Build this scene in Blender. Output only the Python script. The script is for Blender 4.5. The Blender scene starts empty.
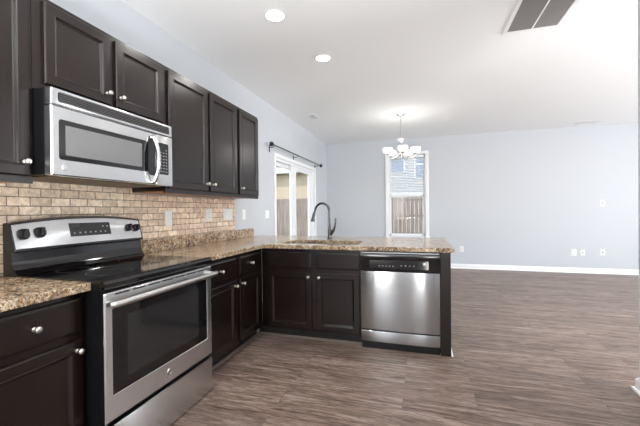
import bpy, bmesh, math, random
from mathutils import Vector, Matrix
random.seed(4)
PI = math.pi
SC = bpy.context.scene
COL = SC.collection

# ------------------------------------------------------------------ camera
CX, CZ = 2.108, 1.233
yaw, pit, rol = math.radians(16.774), -0.006, 0.0097
F = Vector((-math.sin(yaw), math.cos(yaw), 0)); R = Vector((math.cos(yaw), math.sin(yaw), 0)); Z = Vector((0, 0, 1))
fw = F*math.cos(pit) + Z*math.sin(pit); u = Z*math.cos(pit) - F*math.sin(pit)
ri = R*math.cos(rol) - u*math.sin(rol); up = R*math.sin(rol) + u*math.cos(rol)
cam = bpy.data.cameras.new('camera'); cam.sensor_width = 36; cam.lens = 334.12*36/640
cam.clip_start = 0.05; cam.clip_end = 300
co = bpy.data.objects.new('camera', cam); COL.objects.link(co)
m = Matrix.Identity(4)
for i in range(3):
    m[i][0] = ri[i]; m[i][1] = up[i]; m[i][2] = -fw[i]
m[0][3] = CX; m[1][3] = 0; m[2][3] = CZ
co.matrix_world = m
SC.camera = co

# ------------------------------------------------------------------ world, sun, exposure
w = bpy.data.worlds.new('world'); SC.world = w; w.use_nodes = True
wn = w.node_tree.nodes; wl = w.node_tree.links
bg = wn['Background']
sky = wn.new('ShaderNodeTexSky'); sky.sky_type = 'NISHITA'; sky.sun_disc = False
sky.sun_elevation = math.radians(48); sky.sun_rotation = math.radians(200)
wl.new(sky.outputs[0], bg.inputs[0]); bg.inputs[1].default_value = 0.35
sun = bpy.data.lights.new('sun', 'SUN'); sun.energy = 2.0; sun.angle = math.radians(1); sun.color = (1, .95, .88)
so = bpy.data.objects.new('sun', sun); COL.objects.link(so)
so.rotation_euler = Vector((-.45, .55, -.8)).to_track_quat('-Z', 'Y').to_euler()
SC.view_settings.view_transform = 'Standard'
SC.view_settings.look = 'None'
SC.view_settings.exposure = 0.76
SC.view_settings.gamma = 1
SC.view_settings.use_curve_mapping = False
SC.cycles.max_bounces = 10
SC.cycles.diffuse_bounces = 5
SC.cycles.glossy_bounces = 5
SC.cycles.transparent_max_bounces = 12
SC.cycles.sample_clamp_indirect = 6
SC.cycles.caustics_reflective = False
SC.cycles.caustics_refractive = False
SC.cycles.use_denoising = True

def area(name, loc, aim, sx, sy, power, col=(1, 1, 1), spread=180):
    l = bpy.data.lights.new(name, 'AREA'); l.shape = 'RECTANGLE'; l.size = sx; l.size_y = sy
    l.energy = power; l.color = col; l.spread = math.radians(spread)
    o = bpy.data.objects.new(name, l); COL.objects.link(o); o.location = loc
    o.rotation_euler = Vector(aim).to_track_quat('-Z', 'Z').to_euler()
    return o
ZC, YB, YR, XR, XP, YPE = 2.806, 7.567, -2.6, 8.4, 3.505, 2.76
# daylight through the windows of the rooms (all are real openings modelled below)
area('daylight_rear_window', (1.03, YR-.10, 1.35), (0, 1, .15), .50, 1.5, 20, (.96, .98, 1))
area('daylight_rear_sidelight', (2.33, YR-.10, 1.25), (0, 1, .15), .22, 1.9, 10, (.96, .98, 1))
area('daylight_living_window', (XR+.10, 4.9, 1.45), (-1, -.15, .22), 1.7, 1.8, 95, (.95, .975, 1))
area('daylight_living_window', (XR+.10, 1.6, 1.45), (-1, .1, .3), 1.7, 1.8, 190, (.95, .975, 1))
# unseen upward fill lamps added to brighten the kitchen and living room ceilings
area('ceiling_fill', (1.7, -.5, .90), (0, .02, 1), .8, .8, 108, (.97, .985, 1))
area('ceiling_fill', (5.4, 1.3, .60), (0, .15, 1), 1.2, 1.2, 70, (.97, .985, 1))

# ------------------------------------------------------------------ materials
def mat(name, col=(.5, .5, .5), rough=.5, metal=0, spec=.5, coat=0, emit=None, es=0, aniso=0):
    mm = bpy.data.materials.new(name); mm.use_nodes = True
    b = mm.node_tree.nodes['Principled BSDF']
    b.inputs['Base Color'].default_value = (*col, 1); b.inputs['Roughness'].default_value = rough
    b.inputs['Metallic'].default_value = metal; b.inputs['Specular IOR Level'].default_value = spec
    b.inputs['Coat Weight'].default_value = coat; b.inputs['Coat Roughness'].default_value = .12
    b.inputs['Anisotropic'].default_value = aniso; b.inputs['Anisotropic Rotation'].default_value = .25 if aniso else 0
    if emit: b.inputs['Emission Color'].default_value = (*emit, 1); b.inputs['Emission Strength'].default_value = es
    return mm
class N:
    def __init__(s, mm): s.t = mm.node_tree; s.b = s.t.nodes['Principled BSDF']
    def n(s, typ, **kw):
        x = s.t.nodes.new(typ)
        for k, v in kw.items(): setattr(x, k, v)
        return x
    def l(s, a, b): s.t.links.new(a, b)
    def coords(s, scale=(1, 1, 1), rot=(0, 0, 0), loc=(0, 0, 0)):
        tc = s.n('ShaderNodeTexCoord'); mp = s.n('ShaderNodeMapping')
        mp.inputs['Scale'].default_value = scale; mp.inputs['Rotation'].default_value = rot; mp.inputs['Location'].default_value = loc
        s.l(tc.outputs['Object'], mp.inputs[0]); return mp.outputs[0]
    def noise(s, vec, scale, detail=4, rough=.6, dist=0):
        x = s.n('ShaderNodeTexNoise'); x.inputs['Scale'].default_value = scale; x.inputs['Detail'].default_value = detail
        x.inputs['Roughness'].default_value = rough; x.inputs['Distortion'].default_value = dist
        s.l(vec, x.inputs['Vector']); return x
    def ramp(s, fac, stops, interp='LINEAR'):
        x = s.n('ShaderNodeValToRGB'); x.color_ramp.interpolation = interp
        e = x.color_ramp.elements
        while len(e) < len(stops): e.new(.5)
        for i, (p, c) in enumerate(stops): e[i].position = p; e[i].color = (*c, 1) if len(c) == 3 else c
        s.l(fac, x.inputs[0]); return x.outputs[0]
    def mix(s, f, a, b, typ='MIX'):
        x = s.n('ShaderNodeMix', data_type='RGBA', blend_type=typ)
        for sock, v in ((x.inputs[0], f), (x.inputs[6], a), (x.inputs[7], b)):
            if hasattr(v, 'links'): s.l(v, sock)
            else: sock.default_value = v if isinstance(v, (int, float)) else (*v, 1)
        return x.outputs[2]
    def bump(s, h, strength=.3, dist=.002):
        x = s.n('ShaderNodeBump'); x.inputs['Strength'].default_value = strength; x.inputs['Distance'].default_value = dist
        s.l(h, x.inputs['Height']); s.l(x.outputs[0], s.b.inputs['Normal'])

M = {}
M['ceiling'] = mat('ceiling_paint', (.90, .905, .905), .9, spec=.2)
M['wall'] = mat('wall_paint', (.565, .585, .615), .75, spec=.3)
for k in ('ceiling', 'wall'):
    q = N(M[k]); q.bump(q.noise(q.coords(), 180, 2).outputs[0], .08, .001)
M['trim'] = mat('trim_paint', (.86, .86, .86), .4)
M['vinyl'] = mat('white_vinyl', (.85, .86, .87), .35)
M['plastic'] = mat('white_plastic', (.83, .83, .82), .35)
M['slot'] = mat('dark_slot', (.06, .06, .06), .5)
M['knob'] = mat('satin_nickel', (.72, .68, .62), .28, 1)
M['nickel'] = mat('brushed_nickel', (.62, .61, .60), .3, 1)
M['black'] = mat('black_enamel', (.006, .006, .007), .35, spec=.4)
M['gloss'] = mat('black_gloss', (.004, .004, .005), .07, spec=.75)
M['glass_black'] = mat('black_oven_glass', (.006, .006, .007), .06, spec=.6)
M['inner'] = mat('inner_oven_glass', (.022, .022, .022), .10, spec=.6)
M['knobblack'] = mat('black_plastic', (.010, .010, .010), .32)
M['rod'] = mat('black_iron', (.02, .02, .022), .4, .3)
M['faucet'] = mat('gunmetal_faucet', (.10, .097, .094), .26, 1)
M['screen'] = mat('grey_screen_glass', (.16, .16, .16), .08, spec=.9)
M['panel'] = mat('control_panel', (.020, .021, .022), .18)
M['print'] = mat('panel_print', (.45, .45, .45), .5)
M['grille'] = mat('grille_grey', (.25, .24, .235), .5, .3)
M['duct'] = mat('duct_dark', (.05, .05, .05), .8)
M['bulb'] = mat('lamp_glow', (1, 1, 1), .5, emit=(1, .96, .90), es=2.5)
M['lens'] = mat('downlight_glow', (1, 1, 1), .5, emit=(1, .98, .94), es=6)
M['filter'] = mat('brown_filter', (.10, .065, .03), .45, .5)
M['raw'] = mat('raw_underside', (.42, .20, .07), .5)

# frosted white lamp glass
M['shade'] = mat('frosted_shade', (.92, .91, .88), .35, emit=(1, .97, .92), es=.35)
M['shade'].node_tree.nodes['Principled BSDF'].inputs['Subsurface Weight'].default_value = .0

# espresso stained wood
mm = mat('espresso_wood', (.016, .010, .008), .25, spec=.58); q = N(mm)
v = q.coords((1, 1, .06)); nz = q.noise(v, 55, 5, .6)
q.l(q.ramp(nz.outputs[0], [(.3, (.0085, .0038, .0030)), (.75, (.0105, .0048, .0038))]), q.b.inputs['Base Color'])
M['wood'] = mm
M['kick'] = mat('toe_kick', (.013, .010, .009), .5)

# stainless, brushed; streaks run along the given axis
def steel(name, stretch, base=(.50, .50, .495), rough=.19, aniso=.88):
    mm = mat(name, base, rough, 1, aniso=aniso); q = N(mm)
    tg = q.n('ShaderNodeTangent', direction_type='RADIAL', axis='Z'); q.l(tg.outputs[0], q.b.inputs['Tangent'])
    q.b.inputs['Anisotropic Rotation'].default_value = ROT
    nz = q.noise(q.coords(stretch), 40, 3, .6)
    q.l(q.ramp(nz.outputs[0], [(.3, tuple(c*.97 for c in base)), (.7, tuple(c*1.03 for c in base))]), q.b.inputs['Base Color'])
    return mm
ROT = .25
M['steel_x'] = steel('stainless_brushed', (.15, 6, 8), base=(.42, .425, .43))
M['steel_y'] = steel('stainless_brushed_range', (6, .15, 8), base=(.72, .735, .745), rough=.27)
M['chrome'] = mat('polished_steel', (.70, .70, .69), .16, 1)
M['sink'] = mat('sink_steel', (.5, .5, .5), .3, 1)

# granite
mm = mat('granite', rough=.15, spec=.45); q = N(mm); v = q.coords()
warp = q.noise(v, 25, 3); vv = q.mix(.06, v, warp.outputs[1], 'ADD')
vo = q.n('ShaderNodeTexVoronoi'); vo.inputs['Scale'].default_value = 78; q.l(vv, vo.inputs['Vector'])
sep = q.n('ShaderNodeSeparateColor'); q.l(vo.outputs['Color'], sep.inputs[0])
big = q.noise(v, 11, 4, .65)
c1 = q.ramp(sep.outputs[0], [(0, (.025, .016, .012)), (.14, (.16, .08, .04)), (.30, (.42, .25, .12)), (.5, (.62, .45, .27)), (.70, (.80, .70, .54)), (.90, (.33, .31, .30))], 'CONSTANT')
c2 = q.ramp(big.outputs[0], [(.36, (.16, .085, .045)), (.5, (.55, .38, .21)), (.62, (.80, .68, .50))])
fine = q.noise(v, 160, 3, .7)
c3 = q.mix(.38, c1, c2)
sp = q.ramp(fine.outputs[0], [(.41, (0, 0, 0)), (.48, (1, 1, 1))])
c4 = q.mix(sp, (.045, .03, .022), c3)
q.l(c4, q.b.inputs['Base Color'])
M['granite'] = mm

# tumbled travertine tile on the yz plane
mm = mat('travertine_tile', rough=.62, spec=.3); q = N(mm)
tc = q.n('ShaderNodeTexCoord'); sx = q.n('ShaderNodeSeparateXYZ'); cb = q.n('ShaderNodeCombineXYZ')
q.l(tc.outputs['Object'], sx.inputs[0]); q.l(sx.outputs[1], cb.inputs[0]); q.l(sx.outputs[2], cb.inputs[1])
def tile_map(col1, col2, mortar):
    b = q.n('ShaderNodeTexBrick'); b.offset = .5; b.inputs['Scale'].default_value = 1
    b.inputs['Brick Width'].default_value = .112; b.inputs['Row Height'].default_value = .0505
    b.inputs['Mortar Size'].default_value = .0032; b.inputs['Mortar Smooth'].default_value = .4
    b.inputs['Color1'].default_value = (*col1, 1); b.inputs['Color2'].default_value = (*col2, 1); b.inputs['Mortar'].default_value = (*mortar, 1)
    return b
wob = q.noise(tc.outputs['Object'], 60, 2)
wv = q.mix(.008, cb.outputs[0], wob.outputs[1], 'ADD')
bk = tile_map((.97, .82, .65), (.70, .56, .43), (.27, .205, .15)); q.l(wv, bk.inputs['Vector'])
cl = q.noise(tc.outputs['Object'], 28, 5, .7)
pit_ = q.noise(tc.outputs['Object'], 210, 3, .7)
cc = q.mix(.75, bk.outputs[0], q.ramp(cl.outputs[0], [(.3, (.55, .52, .49)), (.65, (1.3, 1.27, 1.24))]), 'MULTIPLY')
cc = q.mix(q.ramp(pit_.outputs[0], [(.34, (.75,)*3), (.42, (0, 0, 0))]), cc, (.26, .19, .13))
q.l(cc, q.b.inputs['Base Color'])
hh = q.mix(.25, q.ramp(bk.outputs[1], [(0, (1, 1, 1)), (1, (0, 0, 0))]), pit_.outputs[0])
q.bump(hh, .7, .004)
M['tile'] = mm

# vinyl plank floor, boards along x
mm = mat('plank_floor', rough=.4, spec=.32); q = N(mm)
tc = q.n('ShaderNodeTexCoord')
b = q.n('ShaderNodeTexBrick'); b.offset = .37; b.offset_frequency = 2; b.inputs['Scale'].default_value = 1
b.inputs['Brick Width'].default_value = 1.22; b.inputs['Row Height'].default_value = .152
b.inputs['Mortar Size'].default_value = .0011; b.inputs['Mortar Smooth'].default_value = .1
b.inputs['Color1'].default_value = (0, 0, 0, 1); b.inputs['Color2'].default_value = (1, 1, 1, 1); b.inputs['Mortar'].default_value = (.5, .5, .5, 1)
q.l(tc.outputs['Object'], b.inputs['Vector'])
mul = q.n('ShaderNodeVectorMath', operation='MULTIPLY'); mul.inputs[1].default_value = (1.3, 14, 1); q.l(tc.outputs['Object'], mul.inputs[0])
off = q.n('ShaderNodeVectorMath', operation='MULTIPLY_ADD'); off.inputs[1].default_value = (37, 19, 11)
q.l(b.outputs[0], off.inputs[0]); q.l(mul.outputs[0], off.inputs[2])
g1 = q.noise(off.outputs[0], 1.6, 7, .68, 1.1)
mul2 = q.n('ShaderNodeVectorMath', operation='MULTIPLY'); mul2.inputs[1].default_value = (4, 90, 1); q.l(tc.outputs['Object'], mul2.inputs[0])
off2 = q.n('ShaderNodeVectorMath', operation='ADD'); q.l(off.outputs[0], off2.inputs[0]); q.l(mul2.outputs[0], off2.inputs[1])
g2 = q.noise(off2.outputs[0], 1.0, 6, .75, .5)
ca = q.ramp(g1.outputs[0], [(.33, (.085, .052, .039)), (.44, (.17, .118, .092)), (.54, (.245, .180, .147)), (.68, (.37, .295, .25))])
cbm = q.mix(.55, ca, q.ramp(g2.outputs[0], [(.34, (.52, .49, .47)), (.47, (.97, .97, .97)), (.66, (1.22, 1.21, 1.19))]), 'MULTIPLY')
mul3 = q.n('ShaderNodeVectorMath', operation='MULTIPLY'); mul3.inputs[1].default_value = (14, 150, 1); q.l(tc.outputs['Object'], mul3.inputs[0])
off3 = q.n('ShaderNodeVectorMath', operation='ADD'); q.l(off.outputs[0], off3.inputs[0]); q.l(mul3.outputs[0], off3.inputs[1])
g3 = q.noise(off3.outputs[0], .8, 3, .6, .4)
cbm = q.mix(.8, cbm, q.ramp(g3.outputs[0], [(.36, (.35, .31, .29)), (.45, (1, 1, 1)), (.60, (1.2, 1.2, 1.2))]), 'MULTIPLY')
tint = q.mix(.75, cbm, q.ramp(b.outputs[0], [(0, (.78, .76, .75)), (1, (1.18, 1.17, 1.16))]), 'MULTIPLY')
cfin = q.mix(q.ramp(b.outputs[1], [(0, (0, 0, 0)), (1, (.75,)*3)]), tint, (.05, .035, .028))
q.l(cfin, q.b.inputs['Base Color'])
q.l(q.ramp(g2.outputs[0], [(.3, (.44,)*3), (.7, (.33,)*3)]), q.b.inputs['Roughness'])
q.bump(g2.outputs[0], .12, .001)
M['floor'] = mm

# thin clear pane
mm = bpy.data.materials.new('window_glass'); mm.use_nodes = True; nt = mm.node_tree; nt.nodes.clear()
o_ = nt.nodes.new('ShaderNodeOutputMaterial'); t_ = nt.nodes.new('ShaderNodeBsdfTransparent'); g_ = nt.nodes.new('ShaderNodeBsdfGlossy')
x_ = nt.nodes.new('ShaderNodeMixShader')
lw = nt.nodes.new('ShaderNodeLayerWeight'); lw.inputs[0].default_value = .5
pw = nt.nodes.new('ShaderNodeMath'); pw.operation = 'POWER'; pw.inputs[1].default_value = 5; ml = nt.nodes.new('ShaderNodeMath'); ml.operation = 'MULTIPLY_ADD'; ml.inputs[1].default_value = .6; ml.inputs[2].default_value = .006
g_.inputs['Roughness'].default_value = .02; t_.inputs[0].default_value = (.95, .965, .965, 1)
nt.links.new(lw.outputs['Facing'], pw.inputs[0]); nt.links.new(pw.outputs[0], ml.inputs[0]); nt.links.new(ml.outputs[0], x_.inputs[0])
nt.links.new(t_.outputs[0], x_.inputs[1]); nt.links.new(g_.outputs[0], x_.inputs[2]); nt.links.new(x_.outputs[0], o_.inputs[0])
M['glass'] = mm

# outdoors
mm = mat('weathered_fence', rough=.8, spec=.2); q = N(mm)
nz = q.noise(q.coords((6, 6, .4)), 3, 4); q.l(q.ramp(nz.outputs[0], [(.3, (.15, .105, .08)), (.7, (.33, .26, .21))]), q.b.inputs['Base Color']); M['fence'] = mm
M['fence_rail'] = mat('fence_rail', (.16, .12, .09), .8)
def siding(name, a, b_):
    mm = mat(name, rough=.7, spec=.2); q = N(mm)
    wv = q.n('ShaderNodeTexWave', bands_direction='Z', wave_profile='SAW'); wv.inputs['Scale'].default_value = 1.6
    q.l(q.coords(), wv.inputs['Vector']); q.l(q.ramp(wv.outputs[0], [(0, b_), (.12, a), (1, a)]), q.b.inputs['Base Color']); return mm
M['siding_grey'] = siding('grey_siding', (.50, .47, .45), (.30, .28, .27))
M['siding_tan'] = siding('tan_siding', (.46, .36, .25), (.36, .28, .19))
M['shingle'] = mat('roof_shingle', (.14, .13, .125), .9)
M['house_glass'] = mat('house_window', (.08, .13, .22), .08, spec=.9)  # blue of the reflected sky put into the pane colour
mm = mat('lawn', rough=.95, spec=.1); q = N(mm)
q.l(q.ramp(q.noise(q.coords(), 9, 6).outputs[0], [(.3, (.06, .09, .03)), (.7, (.16, .19, .07))]), q.b.inputs['Base Color']); M['lawn'] = mm

# ------------------------------------------------------------------ mesh helpers
def BM(): return bmesh.new()
def box(bm, x0, x1, y0, y1, z0, z1, bv=0, seg=2):
    vs = [bm.verts.new((x, y, z)) for x in (x0, x1) for y in (y0, y1) for z in (z0, z1)]
    fs = [(0, 1, 3, 2), (4, 6, 7, 5), (0, 4, 5, 1), (2, 3, 7, 6), (0, 2, 6, 4), (1, 5, 7, 3)]
    faces = [bm.faces.new([vs[i] for i in f]) for f in fs]
    if bv:
        ed = list({e for f in faces for e in f.edges})
        bmesh.ops.bevel(bm, geom=ed, offset=bv, segments=seg, profile=.6, affect='EDGES')
    return bm
def mk(*boxes):
    bm = BM()
    for b_ in boxes: box(bm, *b_)
    return bm
def lathe(bm, prof, o, axis, seg=24):
    a = Vector(axis).normalized(); s = a.orthogonal().normalized(); t = a.cross(s); o = Vector(o); rings = []
    for r_, h in prof:
        if r_ < 1e-5: rings.append([bm.verts.new(o + a*h)])
        else: rings.append([bm.verts.new(o + a*h + (s*math.cos(2*PI*k/seg) + t*math.sin(2*PI*k/seg))*r_) for k in range(seg)])
    for A, B in zip(rings, rings[1:]):
        for k in range(seg):
            k2 = (k+1) % seg
            if len(A) == 1 and len(B) == 1: continue
            if len(A) == 1: bm.faces.new((A[0], B[k], B[k2]))
            elif len(B) == 1: bm.faces.new((A[k], A[k2], B[0]))
            else: bm.faces.new((A[k], A[k2], B[k2], B[k]))
    return bm
def tube(bm, pts, rad, seg=12, squash=None):
    pts = [Vector(p) for p in pts]; n = len(pts); rads = rad if isinstance(rad, (list, tuple)) else [rad]*n
    prev = None; rings = []
    for i, p in enumerate(pts):
        d = (pts[min(i+1, n-1)] - pts[max(i-1, 0)]).normalized()
        if prev is None: s = d.orthogonal().normalized()
        else: s = (prev - d*prev.dot(d)).normalized()
        prev = s; t = d.cross(s)
        rings.append([bm.verts.new(p + (s*math.cos(2*PI*k/seg) + t*math.sin(2*PI*k/seg))*rads[i]) for k in range(seg)])
    for A, B in zip(rings, rings[1:]):
        for k in range(seg): bm.faces.new((A[k], A[(k+1) % seg], B[(k+1) % seg], B[k]))
    bm.faces.new(rings[0][::-1]); bm.faces.new(rings[-1])
    return bm
def prism(bm, poly, a0, a1, ax):
    """poly in the two other axes (in xyz order), extruded along ax from a0 to a1"""
    def P(p, a):
        l = list(p); l.insert(ax, a); return l
    A = [bm.verts.new(P(p, a0)) for p in poly]; B = [bm.verts.new(P(p, a1)) for p in poly]
    n = len(poly)
    for k in range(n): bm.faces.new((A[k], A[(k+1) % n], B[(k+1) % n], B[k]))
    bm.faces.new(A[::-1]); bm.faces.new(B)
    return bm
def spline(pts, n=8):
    P = [Vector(p) for p in pts]; P = [2*P[0]-P[1]] + P + [2*P[-1]-P[-2]]; out = []
    for i in range(1, len(P)-2):
        for k in range(n):
            t = k/n; a, b_, c, d = P[i-1:i+3]
            out.append(.5*((2*b_) + (c-a)*t + (2*a-5*b_+4*c-d)*t*t + (3*b_-a-3*c+d)*t**3))
    out.append(P[-2]); return out

def obj(name, bm, mt, parent=None, smooth=False, label=None, loc=None):
    """mesh object; bm is in world coordinates, the object's origin sits where its parent's does (or at loc)"""
    bmesh.ops.recalc_face_normals(bm, faces=bm.faces[:])
    org = Vector(parent['_o']) if parent is not None else Vector(loc or (0, 0, 0))
    bmesh.ops.translate(bm, verts=bm.verts[:], vec=-org)
    me = bpy.data.meshes.new(name); bm.to_mesh(me); bm.free()
    mts = mt if isinstance(mt, list) else [mt]
    for x in mts: me.materials.append(x)
    if smooth:
        for p in me.polygons: p.use_smooth = True
        try: me.set_sharp_from_angle(angle=math.radians(38))
        except Exception: pass
    o = bpy.data.objects.new(name, me); COL.objects.link(o)
    if parent is not None: o.parent = parent
    else: o.location = org
    o['_o'] = tuple(org)
    if label: o['label'] = label
    return o
def thing(name, label, cat, loc, group=None):
    o = bpy.data.objects.new(name, None); COL.objects.link(o); o.location = loc; o['_o'] = tuple(loc)
    o.empty_display_size = .1
    o['label'] = label; o['category'] = cat
    if group: o['group'] = group
    return o
def tag(o, label, cat, group=None, kind=None):
    o['label'] = label; o['category'] = cat
    if group: o['group'] = group
    if kind: o['kind'] = kind
    return o
def struct(name, bm, mt, **k):
    o = obj(name, bm, mt, **k); o['kind'] = 'structure'; return o
def wall_holes(bm, ax, p0, p1, a0, a1, z0, z1, holes):
    """wall slab across axis ax (0: thickness in x, running in y); holes are (a0,a1,z0,z1), sorted, not overlapping"""
    def B(s0, s1, q0, q1):
        if s1-s0 < 1e-4 or q1-q0 < 1e-4: return
        if ax == 0: box(bm, p0, p1, s0, s1, q0, q1)
        else: box(bm, s0, s1, p0, p1, q0, q1)
    cur = a0
    for h in holes:
        B(cur, h[0], z0, z1); B(h[0], h[1], z0, h[2]); B(h[0], h[1], h[3], z1); cur = h[1]
    B(cur, a1, z0, z1); return bm

# ------------------------------------------------------------------ room shell
struct('floor', mk((-.15, XR+.15, YR-.15, YB+.15, -.1, 0)), M['floor'])
struct('ceiling', mk((-.15, XR+.15, YR-.15, YB+.15, ZC, ZC+.1)), M['ceiling'])
SL = (4.66, 6.60, 0.0, 2.06)         # patio door opening
WN = (1.43, 2.21, .66, 2.44)         # back window opening
struct('wall_left', wall_holes(BM(), 0, -.15, 0, YR, YB, 0, ZC, [SL]), M['wall'])
struct('wall_back', wall_holes(BM(), 1, YB, YB+.15, -.15, XR+.15, 0, ZC, [WN]), M['wall'])
struct('wall_rear', wall_holes(BM(), 1, YR-.15, YR, -.15, XR+.15, 0, ZC, [(.75, 1.3, .55, 2.12), (2.2, 2.46, .28, 2.22)]), M['wall'])
struct('wall_right', wall_holes(BM(), 0, XR, XR+.15, YR, YB, 0, ZC, [(.75, 2.45, .5, 2.4), (4.05, 5.75, .5, 2.4)]), M['wall'])
struct('wall_partition', mk((XP, XP+.12, YR, YPE, 0, ZC)), M['wall'])
def base_prof(bm, ax, off, sgn, a0, a1, shoe=True):
    """baseboard with an eased top and a quarter-round shoe; off = wall face, sgn = direction into the room"""
    P = [(0, 0), (.015, 0), (.015, .07), (.010, .084), (.006, .095), (0, .095)]
    poly = [(off+sgn*x, z) for x, z in P]
    prism(bm, poly, a0, a1, ax)
    if shoe:
        Q = [(.015, 0)] + [(.015+.018*math.cos(t*PI/8), .018*math.sin(t*PI/8)) for t in range(5)]
        prism(bm, [(off+sgn*x, z) for x, z in Q], a0, a1, ax)
    return bm
struct('baseboard_back', base_prof(BM(), 0, YB, -1, 0, XR), M['trim'])
struct('baseboard_left', base_prof(base_prof(BM(), 1, 0, 1, 4.08, 4.585), 1, 0, 1, 6.68, YB-.016), M['trim'])
b_ = base_prof(BM(), 1, XP, -1, YR, YPE)
box(b_, XP-.015, XP+.135, YPE, YPE+.015, 0, .08)
box(b_, XP-.033, XP+.153, YPE+.015, YPE+.033, 0, .016); box(b_, XP-.033, XP-.015, YPE, YPE+.02, 0, .016)
struct('baseboard_partition', b_, M['trim'])
struct('baseboard_right', base_prof(BM(), 1, XR, -1, YR, YB-.02), M['trim'])

# unseen windows that let the daylight in
def plain_window(name, ax, p, a0, a1, z0, z1, s):
    bm = BM(); c = .07
    def B(s0, s1, q0, q1, d0=-.015, d1=.02):
        lo, hi = sorted((p+s*d0, p+s*d1))
        if ax == 0: box(bm, lo, hi, s0, s1, q0, q1)
        else: box(bm, s0, s1, lo, hi, q0, q1)
    B(a0-c, a0, z0-c, z1+c); B(a1, a1+c, z0-c, z1+c); B(a0, a1, z1, z1+c); B(a0, a1, z0-c, z0)
    zc_ = (z0+z1)/2
    B(a0, a1, zc_-.02, zc_+.02, -.06, -.03)
    return struct(name, bm, M['trim'])
plain_window('window_2', 1, YR, .75, 1.3, .55, 2.12, 1)
plain_window('window_3', 1, YR, 2.2, 2.46, .28, 2.22, 1)
plain_window('window_4', 0, XR, .75, 2.45, .5, 2.4, -1)
plain_window('window_5', 0, XR, 4.05, 5.75, .5, 2.4, -1)

# back window: double hung with casing, stool and muntin
wb = BM()
x0, x1, z0, z1 = WN; c = .07
for B_ in ((x0-c, x0, YB-.02, YB, z0-.02, z1+c), (x1, x1+c, YB-.02, YB, z0-.02, z1+c), (x0, x1, YB-.02, YB, z1, z1+c)): box(wb, *B_, .004)
box(wb, x0-c-.02, x1+c+.02, YB-.05, YB+.06, z0-.03, z0, .005)
box(wb, x0-c, x1+c, YB-.015, YB, z0-.10, z0-.03, .004)
win = struct('window_1', wb, M['trim'], loc=(1.82, YB, z0))
fr = BM(); g = .045
box(fr, x0, x0+.03, YB+.02, YB+.12, z0, z1); box(fr, x1-.03, x1, YB+.02, YB+.12, z0, z1)
box(fr, x0, x1, YB+.02, YB+.12, z1-.03, z1); box(fr, x0, x1, YB+.02, YB+.12, z0, z0+.03)
obj('window_frame', fr, M['vinyl'], win)
zr = 1.545
for nm, ya, za, zb in (('lower_sash', YB+.04, z0+.02, zr+.02), ('upper_sash', YB+.08, zr-.02, z1-.02)):
    s_ = BM(); xa, xb = x0+.022, x1-.022
    box(s_, xa, xa+.03, ya, ya+.03, za, zb); box(s_, xb-.03, xb, ya, ya+.03, za, zb)
    box(s_, xa, xb, ya, ya+.03, za, za+.035); box(s_, xa, xb, ya, ya+.03, zb-.035, zb)
    if nm == 'upper_sash': box(s_, 1.81, 1.828, ya+.005, ya+.025, za, zb)
    so_ = obj(nm, s_, M['vinyl'], win)
    obj('pane', mk((xa+.02, xb-.02, ya+.012, ya+.016, za+.02, zb-.02)), M['glass'], so_)
# blind on the upper sash
bl = thing('window_blind', 'white slatted blind drawn half way down inside the far window', 'blind', (1.82, YB+.02, 2.38))
obj('headrail', mk((x0+.032, x1-.032, YB-.005, YB+.035, z1-.06, z1-.02, .003)), M['vinyl'], bl)
s_ = BM(); zz = z1-.085
while zz > 1.60:
    prism(s_, [(YB+.002, zz+.010), (YB+.032, zz-.005), (YB+.032, zz-.002), (YB+.017, zz+.009), (YB+.002, zz+.013)], x0+.034, x1-.034, 0); zz -= .036
obj('slats', s_, M['vinyl'], bl)
obj('bottom_rail', mk((x0+.034, x1-.034, YB+.005, YB+.03, 1.570, 1.588, .003)), M['vinyl'], bl)
for xx in (x0+.14, x1-.14): obj('cord', tube(BM(), [(xx, YB+.017, z1-.06), (xx, YB+.017, 1.585)], .0015, 5), M['vinyl'], bl)

# sliding patio door
y0, y1, _, z1 = SL; c = .06
db = BM()
box(db, 0, .02, y0-c, y0, 0, z1+c, .004); box(db, 0, .02, y1, y1+c, 0, z1+c, .004); box(db, 0, .02, y0, y1, z1, z1+c, .004)
door = struct('door_1', db, M['trim'], loc=(0, 5.63, 0))
fb = mk((-.14, -.005, y0, y0+.03, 0, z1), (-.14, -.005, y1-.03, y1, 0, z1), (-.14, -.005, y0+.03, y1-.03, z1-.04, z1), (-.14, -.005, y0+.03, y1-.03, 0, .03))
obj('door_frame', fb, M['vinyl'], door)
def slider(name, xa, ya, yb, gl, gr):
    za, zb = .032, z1-.042; s_ = BM(); x2 = xa+.035
    box(s_, xa, x2, ya, gl, za, zb, .003); box(s_, xa, x2, gr, yb, za, zb, .003)
    box(s_, xa, x2, gl, gr, za, .16, .003); box(s_, xa, x2, gl, gr, 1.955, zb, .003)
    p = obj(name, s_, M['vinyl'], door)
    obj('pane', mk((xa+.015, xa+.02, gl-.005, gr+.005, .155, 1.96)), M['glass'], p); return p
slider('fixed_panel', -.10, y0+.031, 5.60, 4.725, 5.50)
sp = slider('sliding_panel', -.055, 5.36, y1-.031, 5.60, 6.33)
hd = tube(BM(), spline([(-.02, 5.45, .95), (.02, 5.45, .97), (.025, 5.45, 1.05), (.02, 5.45, 1.13), (-.02, 5.45, 1.15)], 5), .007, 8)
obj('door_handle', hd, M['vinyl'], sp, smooth=True)

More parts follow.
